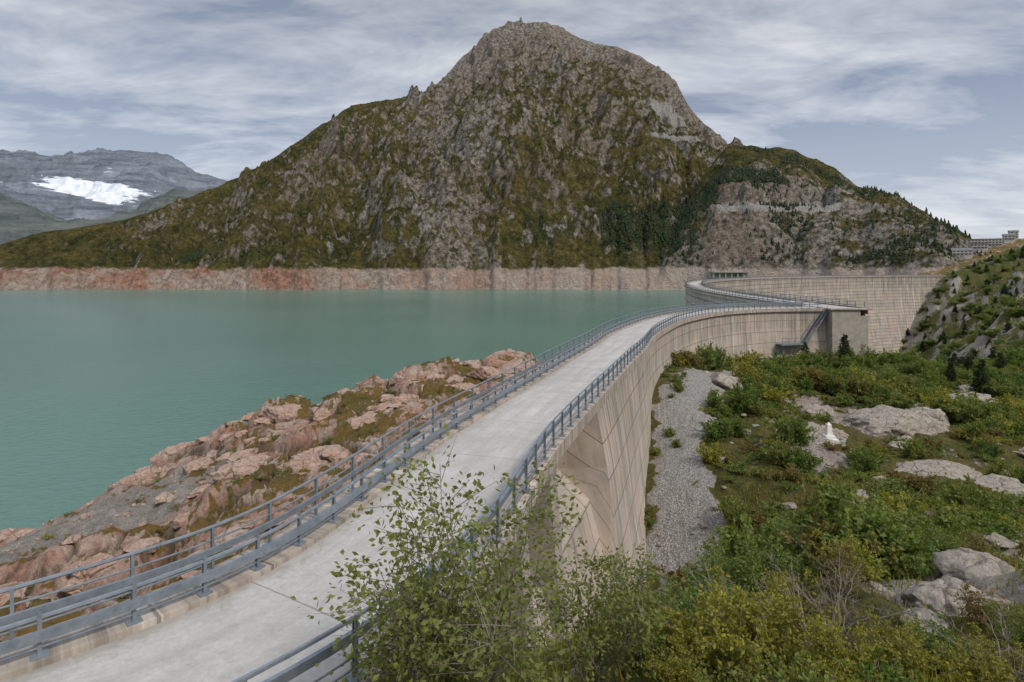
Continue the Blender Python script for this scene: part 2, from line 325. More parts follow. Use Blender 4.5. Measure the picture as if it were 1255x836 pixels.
def mat_mountain():
    m,nt,b=newmat('mountain_material'); geo=nd(nt,'ShaderNodeNewGeometry'); P=geo.outputs['Position']
    sp=nd(nt,'ShaderNodeSeparateXYZ'); nt.links.new(P,sp.inputs[0]); sn=nd(nt,'ShaderNodeSeparateXYZ'); nt.links.new(geo.outputs['Normal'],sn.inputs[0])
    n1=noise(nt,P,.0045,5,.62); n2=noise(nt,P,.022,6,.72); n3=noise(nt,P,.11,6,.78); n4=noise(nt,vmap(nt,P,(1,1,.4),(0,.5,0)),.045,6,.78)
    rock=mix(nt,mr(nt,n3,.37,.61),(.040,.034,.028),(.44,.395,.335)); rock=mix(nt,mr(nt,n1,.42,.62,0,.45),rock,(.22,.15,.10))
    gr=mix(nt,mr(nt,n2,.38,.62),(.055,.064,.019),(.195,.155,.052)); gr=mix(nt,mr(nt,n3,.38,.62),mix(nt,1,gr,(.34,.36,.34),'MULTIPLY'),gr)
    k=mth(nt,'ADD',mth(nt,'MULTIPLY',sn.outputs[2],1.5),mth(nt,'MULTIPLY',n4,2.6)); k=mth(nt,'ADD',k,mth(nt,'MULTIPLY',n2,1.4)); k=mth(nt,'SUBTRACT',k,mth(nt,'MULTIPLY',sp.outputs[2],.0004))
    k=mth(nt,'ADD',k,mth(nt,'MULTIPLY',attr(nt,'rocky'),-.55))
    col=mix(nt,mr(nt,k,2.33,2.67),rock,gr)
    scr=mth(nt,'ADD',attr(nt,'scree'),mth(nt,'MULTIPLY',mth(nt,'SUBTRACT',n2,.5),1.0))
    col=mix(nt,mr(nt,scr,.45,.7,0,.92),col,mix(nt,n3,(.30,.28,.25),(.50,.475,.44)))
    fo=mth(nt,'ADD',attr(nt,'forest'),mth(nt,'MULTIPLY',mth(nt,'SUBTRACT',n2,.5),1.5)); col=mix(nt,mr(nt,fo,.5,.8,0,.65),col,(.035,.052,.016))
    zz=mth(nt,'ADD',sp.outputs[2],mth(nt,'MULTIPLY',mth(nt,'SUBTRACT',n2,.5),26))
    pk=mix(nt,mr(nt,noise(nt,P,.012,4,.6),.42,.58),(.50,.29,.205),(.55,.45,.37)); pk=mix(nt,mr(nt,n3,.36,.6),mix(nt,1,pk,(.42,.39,.37),'MULTIPLY'),pk)
    pk=mix(nt,mr(nt,sp.outputs[0],-350,200,0,.6),pk,(.54,.48,.41))
    col=mix(nt,mr(nt,zz,6,10,1,0),col,pk)
    nt.links.new(col,b.inputs['Base Color']); b.inputs['Roughness'].default_value=.95; b.inputs['Specular IOR Level'].default_value=.1
    h=mth(nt,'ADD',mth(nt,'MULTIPLY',n4,1.2),mth(nt,'MULTIPLY',n3,.7)); bump(nt,h,1.0,16,b); return m
def mat_far():
    m,nt,b=newmat('far_range_material'); geo=nd(nt,'ShaderNodeNewGeometry'); P=geo.outputs['Position']
    n2=noise(nt,P,.003,6,.7); n3=noise(nt,vmap(nt,P,(.25,.25,2.2)),.012,6,.75)
    c=mix(nt,mr(nt,n3,.34,.66),(.085,.105,.14),(.29,.315,.36)); c=mix(nt,mr(nt,n2,.4,.65,0,.6),c,(.13,.15,.165))  # aerial haze painted into the base colour as blue-grey tones
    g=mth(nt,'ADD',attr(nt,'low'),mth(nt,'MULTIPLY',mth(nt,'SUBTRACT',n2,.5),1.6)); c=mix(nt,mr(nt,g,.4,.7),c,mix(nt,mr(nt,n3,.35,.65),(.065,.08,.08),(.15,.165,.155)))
    s=mth(nt,'ADD',attr(nt,'snow'),mth(nt,'MULTIPLY',mth(nt,'SUBTRACT',n3,.5),1.3)); c=mix(nt,mr(nt,s,.5,.56),c,(.80,.84,.90))
    nt.links.new(c,b.inputs['Base Color']); b.inputs['Roughness'].default_value=.95; b.inputs['Specular IOR Level'].default_value=.05
    bump(nt,n3,.8,35,b); return m
def mat_water():
    m,nt,b=newmat('lake_water'); P=nd(nt,'ShaderNodeNewGeometry').outputs['Position']
    n=noise(nt,P,.006,3,.5); c=mix(nt,mr(nt,n,.35,.65),(.082,.175,.140),(.105,.205,.168)); nt.links.new(c,b.inputs['Base Color'])
    b.inputs['Roughness'].default_value=.18; b.inputs['IOR'].default_value=1.33
    w1=noise(nt,vmap(nt,P,(1,1.6,1)),.55,4,.65); w2=noise(nt,P,.05,3,.5)
    bump(nt,mth(nt,'ADD',w1,mth(nt,'MULTIPLY',w2,1.2)),.5,.5,b); return m

MG=mat_ground(); MR=mat_road(); MC=mat_concrete('wall_concrete',(.51,.455,.39),3.0,1.9,.5); MCA=mat_concrete('arch_concrete',(.50,.455,.395),14,3.2,.5,True)
MCP=mat_plain('plain_concrete',(.42,.375,.32),.88,.35,1.2)
MM=mat_metal(); MB=mat_rock('boulder_granite',(.37,.315,.26),(.52,.46,.39),(.17,.15,.09)); MP=mat_rock('boulder_pink',(.49,.285,.21),(.60,.465,.38),(.19,.14,.06))
MBark=mat_plain('bark',(.22,.185,.15),.9,.3,20)
ML1=mat_leaf('leaf_alder',(.085,.12,.028),(.27,.30,.08),(.18,.20,.05))
ML2=mat_leaf('leaf_green',(.045,.09,.017),(.165,.25,.048),(.23,.24,.055))
ML3=mat_leaf('leaf_yellow',(.15,.165,.025),(.40,.36,.05),(.22,.20,.04))
ML4=mat_leaf('leaf_russet',(.12,.08,.03),(.31,.21,.07),(.17,.18,.045))
MLC=mat_leaf('needles',(.018,.036,.013),(.055,.085,.026),(.04,.06,.024))

# ------------------------------------------------------------ ground sheet
def grid_faces(nr,nc):
    i=np.arange(nr-1)[:,None]*nc+np.arange(nc-1)[None]; i=i.ravel()
    return np.stack([i,i+1,i+nc+1,i+nc],1)
A=np.radians(np.r_[np.linspace(-180,-50,70)[:-1],np.linspace(-50,50,930),np.linspace(50,180,70)[1:]])
Rr=np.exp(np.linspace(math.log(1.2),math.log(1150),760))
RR,AA=np.meshgrid(Rr,A,indexing='ij'); X=(RR*np.sin(AA)); Y=(RR*np.cos(AA))
Z,d,grav,gr,outc,k1,k2,rid,rid2=ground(X,Y,True)
L=d<0
far=sst(100,260,np.hypot(X,Y))
nv=fbm(X*.09,Y*.09,4,91); nvf=fbm(X*.02,Y*.02,5,92)
pinkm=np.where(L,1.0,.2*(1-far))
gmask=np.where(L,grav,gr)
slopeveg=np.where(L,.27+.5*nv-.15*grav+.10*sst(-16,-8,Z)+.25*(1-k1),.66+.5*nv-.5*outc-.9*gr+far*(.1+.6*nvf))
slopeveg=np.where(L&(Z<-20.5),-1,slopeveg)
cover=np.stack([pinkm,np.clip(gmask,0,1),np.clip(slopeveg,-1,1.2)],-1).reshape(-1,3)
crack=np.where(L,np.maximum(1-k1*2.0,(1-k2*2.6)*.8)*(1-grav),0); crack=np.clip(crack,0,1)
mk('ground',np.stack([X,Y,Z],-1).reshape(-1,3),grid_faces(*X.shape)[:,::-1],MG,smooth=True,attrs={'crack':crack},cattrs={'cover':cover})

# ------------------------------------------------------------ lake : only the upstream side of the dam
lp=[Vector((p[0],p[1],-25)) for p in div]+[Vector(q) for q in((5000,1500,-25),(5000,5200,-25),(-6000,5200,-25),(-6000,-900,-25))]
tri=tessellate_polygon([lp])
LF=[]
for t in tri:
    a,b_,c_=[lp[i] for i in t]
    LF.append(tuple(t) if (b_-a).cross(c_-a).z>0 else tuple(t)[::-1])
mk('lake_water',[tuple(p) for p in lp],LF,mat_water())

# ------------------------------------------------------------ mountains
F=697.0
def U(px): return (np.asarray(px,float)-627)/F
def interp(u,tab,col): 
    t=np.array(tab,float); return np.interp(u,U(t[:,0]),t[:,col])
main=[(-500,265,1000),(-250,300,1050),(0,302,1120),(50,286,1180),(100,278,1220),(150,270,1260),(210,252,1300),(265,230,1360),(320,202,1430),(360,175,1490),(395,152,1550),(430,131,1600),(475,122,1650),(510,117,1710),(530,108,1750),(545,95,1770),(560,76,1800),(590,50,1850),(602,38,1870),(625,30,1890),(645,31,1893),(665,27,1900),(690,35,1900),(700,44,1900),(730,56,1890),(755,60,1860),(785,72,1840),(800,82,1820),(820,98,1790),(850,140,1740),(885,172,1700),(930,205,1650),(1000,240,1600),(1160,300,1500),(1500,330,1500)]
hump=[(-500,600,1000),(740,420,1000),(790,360,1010),(830,270,1040),(860,215,1080),(890,180,1110),(920,178,1120),(955,181,1120),(1000,192,1100),(1025,205,1080),(1050,224,1050),(1100,241,980),(1130,262,930),(1165,284,870),(1200,305,840),(1300,330,840),(1500,330,840)]
ub=np.linspace(-1.5,1.35,1350); yb=np.exp(np.linspace(math.log(600),math.log(2700),500))
YY,UU=np.meshgrid(yb,ub,indexing='ij'); XX=UU*YY
wv=60*fbm(XX*.004,YY*.004,3,200)
def hill(tab,yb0,pw):
    py=interp(UU,tab,1); yr=interp(UU,tab,2); zr=7+(330-py)/F*yr
    t=(YY-yb0)/(yr-yb0); tc=np.clip(t,0,1)
    z=-29+(zr+29)*tc**pw
    z=np.where(t<0,-29-(yb0-YY)*.5,z); z=np.where(t>1,zr-(YY-yr)*.55,z); return z,t,tc,zr
yb0=885+25*fbm(UU*6,UU*0+.5,3,301)+18*fbm(UU*25,UU*0+2.5,3,302)
z1,t1,tc1,zr1=hill(main,yb0,.86)
ybh=interp(UU,[(-500,0,880),(830,0,880),(1000,0,800),(1100,0,700),(1150,0,640),(1500,0,640)],2)+20*fbm(UU*9,UU*0+7.5,3,311)
z2,t2,tc2,zr2=hill(hump,ybh,.58)
gq=XX+.35*YY+wv
gully=ridged(gq*.0075,YY*.0012+2,4,400,.55)
A1=np.clip(tc1*7,0,1)*(1-.86*sst(.84,1,tc1))*np.clip((zr1+40)/330,.16,1)
cx=XX+.4*wv;cy=YY
rz=80*(ridged(cx*.0026,cy*.0022,6,410,.56)-.3)+56*(gully-.25)+32*(ridged(cx*.013,cy*.012,5,415,.6)-.3)+8*fbm(cx*.06,cy*.06,4,420)
f1,f2,rr_,tx,ty=vor(cx*.009+.01*wv,cy*.007+cx*.002,430); g1_,g2_,rr2_,_,_=vor(cx*.03,cy*.022,431)
crag=(rr_-.5)*42*np.clip((f2-f1)*3,0,1)+(rr2_-.5)*13*np.clip((g2_-g1_)*3,0,1)
z1=z1+A1*(rz+crag)+4*sst(.8,1,tc1)*sst(U(480),U(600),UU)*ridged(cx*.03,cy*.03,3,440)
z1=np.minimum(z1,zr1+4+3*fbm(cx*.02,cy*.02,3,441))
A2=np.clip(tc2*7,0,1)*(1-.7*sst(.8,1,tc2))
z2=z2+A2*(.30*rz+.75*crag)
z2=np.minimum(z2,zr2+5+3*fbm(cx*.02,cy*.02,3,442))
lu=sst(U(868),U(890),UU)*sst(U(1040),U(1015),UU)
zc=112.0; dz=z2-zc; led=np.where((dz>-4)&(dz<30),np.where(dz<16,-4.0,-4+(dz-16)*34/14.0),dz)
z2=np.where(z2>0,z2*(1-lu)+(zc+led)*lu,z2)
ledm=lu*((z2-zc>-14)&(z2-zc<1))
ZZ=np.maximum(z1,z2)
bandm=np.exp(-((ZZ+10)/22)**2); ZZ=ZZ+bandm*(7*ridged(XX*.03,YY*.03,4,450)+3*fbm(XX*.12,YY*.12,3,451)-1)
rocky=np.clip(sst(.5,.9,tc1)*sst(U(430),U(600),UU)*1.2+np.where(z2>z1,sst(.85,.45,tc2)*1.1,0)+.6*sst(.1,.5,fbm(XX*.004,YY*.003,3,460)),0,1.4)
fn=fbm(cx*.01,cy*.01,4,500)
forest=np.exp(-(((XX-345)/150)**2+((YY-990)/90)**2))*.8*(ZZ>15)+.6*np.exp(-(((XX-170)/120)**2+((ZZ-70)/60)**2))*(YY<1150)+.65*np.exp(-(((XX+560)/190)**2+((ZZ-30)/22)**2))+fn*.6
forest=np.where((z2>z1)&(ZZ>70)&(ZZ<150)&(lu>.5),forest-.8,forest)
scree=1.25*np.exp(-(((XX-385-.5*(ZZ-385)*-1)/66)**2+((ZZ-388)/36)**2))+1.1*np.exp(-(((XX-372+.3*(ZZ-300))/85)**2+((ZZ-303)/11)**2))+1.0*np.exp(-(((XX-420)/55)**2+((ZZ-345)/9)**2))+ledm*1.5
for (sx0,sz0,sx1,sz1,w_) in [(60,560,-60,330,12),(-10,500,-130,120,10),(250,420,170,150,9),(-170,350,-330,180,10),(20,700,60,450,12)]:
    tt=np.clip((ZZ-sz0)/(sz1-sz0),0,1); lx=sx0+(sx1-sx0)*tt+wv*.8
    scree=np.maximum(scree,.5*np.exp(-((XX-lx)/w_)**2)*((ZZ<sz0)&(ZZ>sz1)))
mk('mountain',np.stack([XX,YY,ZZ],-1).reshape(-1,3),grid_faces(*XX.shape),mat_mountain(),smooth=True,attrs={'forest':forest,'scree':scree,'rocky':rocky})
farT=[(-700,170,5200),(-100,185,5200),(0,190,5200),(35,190,5200),(60,193,5200),(95,189,5200),(150,186,5200),(185,188,5200),(210,197,5200),(235,214,5200),(265,222,5200),(300,240,5200),(500,290,5200),(900,320,5200)]
midT=[(-700,200,3200),(-60,215,3200),(0,240,3200),(40,256,3200),(80,272,3200),(120,270,3200),(160,262,3200),(185,245,3200),(215,236,3200),(265,234,3200),(330,250,3200),(500,300,3200),(900,330,3200)]
uf=np.linspace(-1.9,.3,700); yf=np.linspace(1900,5600,300); FY,FU=np.meshgrid(yf,uf,indexing='ij'); FX=FU*FY
def fh(tab,y0,pw):
    py=interp(FU,tab,1); yr=tab[0][2]; zr=7+(330-py)/F*yr; t=(FY-y0)/(yr-y0); z=-30+(zr+30)*np.clip(t,0,1)**pw
    return np.where(t>1,zr-(FY-yr)*.5,np.where(t<0,-60,z)),np.clip(t,0,1)
za,ta=fh(farT,3300,.75); zb,tb=fh(midT,2000,.9)
rn=ridged(FX*.0014,FY*.0014,6,600,.6)-.3
st=za/75.0; za=(np.floor(st)+np.clip((st-np.floor(st))*1.7,0,1))*75*.6+za*.4
za=za+190*rn*np.clip(ta*4,0,1)*(1-.85*sst(.85,1,ta)); zb=zb+120*rn*np.clip(tb*4,0,1)*(1-.8*sst(.85,1,tb))
FZ=np.maximum(za,zb)
dx_=FX+3060
snow=np.where(za>zb,1.1*np.exp(-((dx_/470)**4+((FZ-590+dx_*.18)/(75+.03*dx_))**4)),0)+.33*np.where((za>zb)&(FZ>600),1,0)*sst(.15,.5,fbm(FX*.004,FZ*.012,3,650))
mk('distant_mountain_range',np.stack([FX,FY,FZ],-1).reshape(-1,3),grid_faces(*FX.shape),mat_far(),smooth=True,attrs={'snow':snow,'low':np.where(zb>za,1.,0.)})

def conifer_lp(k=7):
    V=[];Fc=[]
    for L_,(z0,z1_,r) in enumerate([(.05,.5,.26),(.3,.75,.19),(.55,1.0,.12)]):
        b=len(V)
        for j in range(k):
            a=2*math.pi*j/k+L_; q=r*(1 if j%2 else .7); V.append((q*math.cos(a),q*math.sin(a),z0+(0.05 if j%2 else 0)))
        V.append((0,0,z1_))
        for j in range(k): Fc.append((b+j,b+(j+1)%k,b+k))
    return np.array(V),np.array(Fc)
cv,cf=conifer_lp()
w=np.clip(forest-.42,0,1)**1.3*(ZZ>14)*(ZZ<330)*(YY**2)/1e6
w+= (ZZ>15)*(ZZ<260)*(.01+.06*(fn>.3))*(z2>z1)*sst(U(800),U(900),UU)
w=w*(tc1<.95)*(tc2<.93)
w=w.ravel(); w/=w.sum()
idx=RNG.choice(len(w),5200,p=w); n=len(idx)
sc=RNG.uniform(3.5,9.5,n); pos=np.stack([XX.ravel()[idx]+RNG.uniform(-2,2,n),YY.ravel()[idx]+RNG.uniform(-2,2,n),ZZ.ravel()[idx]-1],1)
ang=RNG.uniform(0,6.28,n); ca,sa=np.cos(ang),np.sin(ang)
V=np.empty((n,len(cv),3)); V[:,:,0]=(cv[:,0]*ca[:,None]-cv[:,1]*sa[:,None])*sc[:,None]*1.35; V[:,:,1]=(cv[:,0]*sa[:,None]+cv[:,1]*ca[:,None])*sc[:,None]*1.35; V[:,:,2]=cv[:,2]*sc[:,None]; V+=pos[:,None]
Fm=(cf[None]+np.arange(n)[:,None,None]*len(cv)).reshape(-1,3)
mk('conifer_forest',V.reshape(-1,3),Fm,MLC,attrs={'tint':np.repeat(RNG.uniform(0,1,n),len(cv))})

# ------------------------------------------------------------ dam
def sweep(name,path,prof,mat,parent):
    rows=[];uvs=[]
    for i in range(len(path.P)):
        pr=prof(i); acc=0; last=None
        for (o,z) in pr:
            if last is not None: acc+=math.hypot(o-last[0],z-last[1])
            last=(o,z); p=path.P[i]+path.N[i]*o; rows.append((p[0],p[1],z)); uvs.append((path.s[i],-acc))
    m=len(prof(0)); Fq=grid_faces(len(path.P),m)
    return mk(name,rows,Fq[:,::-1].copy(),mat,uv=uvs,parent=parent)
dam=empty('dam')
wy=wing.P[:,1]
def wprof_d(i):
    y=wy[i]
    if y<30.5 and y>9: return [(2.62,-.42),(.5,-.45),(.5,-3.6),(2.2,-5.0),(3.3,-9),(6.8,-24)]
    k=min(1,max(0,(y-33)/22)); k=1-k
    return [(2.62,-.42),(2.25+.25*k,-.45),(2.3+.75*k,-3.4),(2.42+.8*k,-4.6),(2.75+1.0*k,-9),(4.4+2.4*k,-24)]
sweep('wing_wall_downstream',wing,wprof_d,MC,dam)
sweep('wing_wall_upstream',wing,lambda i:[(-2.6,-24),(-2.6,-4),(-2.6,-.45),(-3.15,-.42)],MC,dam)
sweep('wing_fascia_downstream',wing,lambda i:[(2.35,.12),(2.62,.12),(2.62,-.43)],MC,dam)
sweep('wing_kerb_downstream',wing,lambda i:[(2.2,-.02),(2.2,.12),(2.36,.121)],MC,dam)
sweep('wing_fascia_upstream',wing,lambda i:[(-3.15,-.43),(-3.15,.12),(-2.0,.12),(-2.0,-.02)],MC,dam)
def road(name,path,h,z):
    V=[];uv=[]
    for i in range(len(path.P)):
        for o in np.linspace(-h,h,7):
            p=path.P[i]+path.N[i]*o; V.append((p[0],p[1],z+.03*(1-(o/h)**2))); uv.append((o,path.s[i]))
    return mk(name,V,grid_faces(len(path.P),7)[:,::-1].copy(),MR,uv=uv)
road('road',wing,2.22,0.0)
pr=Acc()
for yy,hw in ((13.5,.5),(17.6,.5),(22.6,.55)):
    i=int(np.argmin(np.abs(wy-yy)+(wing.P[:,0]<-12)*99)); p=wing.P[i];t=wing.T[i];nn=wing.N[i]
    c=[(0.4,-.44),(2.55,-.44),(2.5,-1.0),(3.0,-7.0),(.4,-7.0)]
    V=[]
    for sgn in(-1,1):
        for (o,z) in c:
            q=p+nn*o+t*hw*sgn; V.append((q[0],q[1],z))
    pr.add(V,[(0,1,2,3,4),(9,8,7,6,5)]+[(j,j+5,(j+1)%5+5,(j+1)%5) for j in range(5)])
pr.make('corbel_piers',MCP,parent=dam)
def aprof_d(i): return [(3.5,.15),(3.9,.15),(3.9,-.9),(3.4,-1.0),(3.4,-12),(5,-30),(10,-60),(18,-100),(26,-150)]
sweep('arch_wall_downstream',arch,aprof_d,MCA,dam)
sweep('arch_wall_upstream',arch,lambda i:[(-6,-70),(-4.2,-30),(-3.5,-8),(-3.4,-1.0),(-3.9,-.9),(-3.9,.15),(-3.4,.15),(-3.4,-.02)],MCA,dam)
road('arch_road',arch,3.5,.008)
jt=Acc(); jt.abox(55.7,60.6,98.9,100.85,-26,-.06); jt.abox(55.3,62.6,98.6,100.84,-.05,.16); jt.abox(60.61,62.2,99.3,100.85,-26,-1.2)
jt.make('junction_block',MCP,parent=dam)
sp=Acc()
pp,tt_,nn_=wing.at(wing.s[-1]-8)
def W3(a,o,z): q=pp+tt_*a+nn_*o; return (q[0],q[1],z)
T3=(tt_[0],tt_[1],0);N3=(nn_[0],nn_[1],0)
sp.box(W3(0,3.4,-6.0),T3,N3,(0,0,1),2.6,.9,.1)
for a in(-2.5,-1.2,0,1.2,2.5): sp.box(W3(a,4.25,-5.4),T3,N3,(0,0,1),.04,.04,.55)
for z in(-4.9,-5.4): sp.box(W3(0,4.25,z),T3,N3,(0,0,1),2.6,.04,.04)
for k in range(22):
    f=k/21; sp.box(W3(2.6+f*4.2,3.3,-6+f*5.6),T3,N3,(0,0,1),.15,.6,.04)
for o in(2.75,3.9): sp.tube([W3(2.5,o,-6.1),W3(6.9,o,-.5)],.1,4); sp.tube([W3(2.5,o,-5.1),W3(6.9,o,.5)],.05,4)
sp.tube([W3(-1.8,4.1,-6.1),W3(-1.8,2.4,-8)],.08,4); sp.tube([W3(1.8,4.1,-6.1),W3(1.8,2.4,-8)],.08,4)
sp.make('service_platform',MM,parent=dam)

# ------------------------------------------------------------ railings
def railing(name,path,off,s0,s1,step,rails,ph,pw=.035,plate=True):
    a=Acc()
    i0=int(np.searchsorted(path.s,s0)); i1=int(np.searchsorted(path.s,s1))
    for (z,kind,do) in rails:
        P=path.off(off+do,z)[i0:i1]
        if kind[0]=='t': a.tube(P,kind[1],6)
        else:
            hw,hh=kind[1],kind[2]; N_=path.N[i0:i1]; V=[]
            for k in range(len(P)):
                for (q,w_) in((-hw,-hh),(hw,-hh),(hw,hh),(-hw,hh)): V.append((P[k,0]+N_[k,0]*q,P[k,1]+N_[k,1]*q,z+w_))
            Fq=[(4*k+j,4*k+(j+1)%4,4*k+4+(j+1)%4,4*k+4+j) for k in range(len(P)-1) for j in range(4)]
            a.add(V,Fq)
    s=s0
    while s<s1:
        p,t,n_=path.at(s); q=p+n_*off
        T=(t[0],t[1],0);Nn=(n_[0],n_[1],0)
        a.box((q[0],q[1],.1+ph/2),T,Nn,(0,0,1),.012,pw,ph/2)
        for sg in(-1,1): a.box((q[0]+n_[0]*pw*sg,q[1]+n_[1]*pw*sg,.1+ph/2),T,Nn,(0,0,1),pw*.95,.008,ph/2)
        if plate: a.box((q[0],q[1],.135),T,Nn,(0,0,1),.13,.12,.015)
        s+=step
    return a.make(name,MM)
st0=float(wing.s[np.argmin(np.hypot(wing.P[:,0]+7.04,wing.P[:,1]-8.4))])
stp=1.56; s_start=st0-stp*10
Lw=float(wing.s[-1])
railing('guard_rail',wing,-2.2,s_start,Lw-1,stp,[(.80,('t',.045),0),(.50,('b',.045,.085),.08),(.27,('t',.028),0)],.78)
railing('handrail',wing,-2.85,s_start+.7,Lw-1,stp*1.33,[(1.18,('t',.038),0),(.88,('t',.02),0),(.66,('b',.035,.07),.05),(.40,('t',.02),0)],1.08,pw=.03)
railing('handrail',wing,2.42,s_start+.3,Lw-1,stp,[(1.15,('t',.042),0),(.80,('b',.04,.08),-.08),(.50,('t',.022),0),(.30,('t',.022),0)],1.05)
La=float(arch.s[-1])
railing('handrail',arch,-3.6,8,La-2,2.6,[(1.15,('t',.06),0),(.75,('t',.04),0),(.4,('b',.04,.09),0)],1.1,pw=.05,plate=False)
railing('handrail',arch,3.6,.5,La-2,2.6,[(1.15,('t',.06),0),(.75,('t',.04),0),(.4,('b',.04,.09),0)],1.1,pw=.05,plate=False)

# ------------------------------------------------------------ rocks
import bmesh
def ico(sub):
    bm=bmesh.new(); bmesh.ops.create_icosphere(bm,subdivisions=sub,radius=1); V=np.array([v.co[:] for v in bm.verts]); Fc=np.array([[v.index for v in f.verts] for f in bm.faces]); bm.free(); return V,Fc
def rock_mesh(seed,sub=4,planes=16,cut=(.55,.85),rough=.05):
    r=np.random.default_rng(seed); V,Fc=ico(sub)
    for k in range(planes):
        n_=r.normal(size=3); n_/=np.linalg.norm(n_); dd=r.uniform(*cut); q=V@n_-dd; V=V-np.outer(np.maximum(q,0),n_)
    V=V*(1+rough*fbm(V[:,0]*2+seed,V[:,1]*2+V[:,2]*1.3,4,seed)[:,None]); V=V*(1+.5*rough*fbm(V[:,0]*7+V[:,2]*5,V[:,1]*7,3,seed+3)[:,None])
    return V,Fc
def inst(me,name,loc,rot,sc,par):
    o=bpy.data.objects.new(name,me); o.location=loc; o.rotation_euler=rot; o.scale=sc; o.parent=par; COL.objects.link(o); return o
def hidden_mesh(name,V,Fc,mat,smooth=False,attrs=None):
    o=mk(name,V,Fc,mat,smooth=smooth,attrs=attrs); me=o.data; bpy.data.objects.remove(o); return me
pm=[hidden_mesh('pink_rock_mesh',*rock_mesh(100+i,4,14,(.6,.85)),MP) for i in range(7)]
gm=[hidden_mesh('grey_rock_mesh',*rock_mesh(200+i,4,14),MB) for i in range(6)]
big=[hidden_mesh('outcrop_mesh',*rock_mesh(300+i,5,10,(.62,.92),.16),MB,True) for i in range(4)]
pbig=[hidden_mesh('pink_slab_mesh',*rock_mesh(350+i,5,12,(.55,.85),.14),MP,True) for i in range(5)]
lf=empty('lakeside_boulders')
n=1300; bx=RNG.uniform(-62,12,n); by=RNG.uniform(20,112,n)
bz,bd,bg_,_,_,_,_,_,_=ground(bx,by,True)
cl=fbm(bx*.12,by*.12,3,700)
for i in range(n):
    if bd[i]>-5.5 or bz[i]<-25.5: continue
    if bg_[i]>.3:
        s=.16*math.exp(random.gauss(0,.7)); inst(random.choice(pm),'boulder',(bx[i],by[i],bz[i]),(random.uniform(-.3,.3),0,random.uniform(0,6.3)),(s*1.2,s,s*.7),lf); continue
    if i>900 and random.random()<.5: continue
    if cl[i]<.05 and random.random()<.8: continue
    s=min(2.6,.7*math.exp(random.gauss(0,.6)))
    me_=random.choice(pbig) if s>.9 else random.choice(pm)
    inst(me_,'boulder',(bx[i],by[i],bz[i]-s*.15),(random.uniform(-.25,.25),random.uniform(-.25,.25),random.uniform(.3,1.3)),(s*random.uniform(1.3,2.2),s*random.uniform(.8,1.2),s*random.uniform(.5,.85)),lf)
def gz(x,y): return float(ground(np.array([x]),np.array([y]))[0])
for j,(x,y,a,b_,h,rz_) in enumerate([(39,58,5.6,4,1.9,.3),(33.5,62,3,2.2,1.2,1),(31.8,44.5,4.8,2.6,1.2,.1),(35.6,41.5,3,2.2,1.1,.6),(26.0,47,2.2,1.9,.9,.4),(10.9,13.6,1.8,1.1,.6,.2),(8.9,12.2,.7,.5,.3,1),(12.7,15.2,1.2,.9,.6,2),(27.8,52.3,3,2.2,.9,.2),(44,60,3.5,2.4,1.6,.9),(22,36,1.3,1.0,.45,.5),(58,72,4,3,1.6,.3),(24,31,1.6,1.1,.6,1.4),(48,50,3.4,2.6,1.3,.2),(30,37,1.8,1.2,.7,.8)]):
    inst(big[j%4],'rock_outcrop',(x,y,gz(x,y)-h*.12),(0.05,-.06,rz_),(a,b_,h),None)
ff=empty('scattered_stones')
n=500; bx=RNG.uniform(4,60,n); by=RNG.uniform(9,100,n); bz,bd,_,bgr,_,_,_,_,_=ground(bx,by,True)
for i in range(n):
    if bd[i]<3.2: continue
    s=.2*math.exp(random.gauss(0,.6))*(1+by[i]/90)
    if bgr[i]>.3: s*=.5
    inst(random.choice(gm),'stone',(bx[i],by[i],bz[i]+s*.05),(random.uniform(-.3,.3),0,random.uniform(0,6.3)),(s*1.3,s,s*.65),ff)

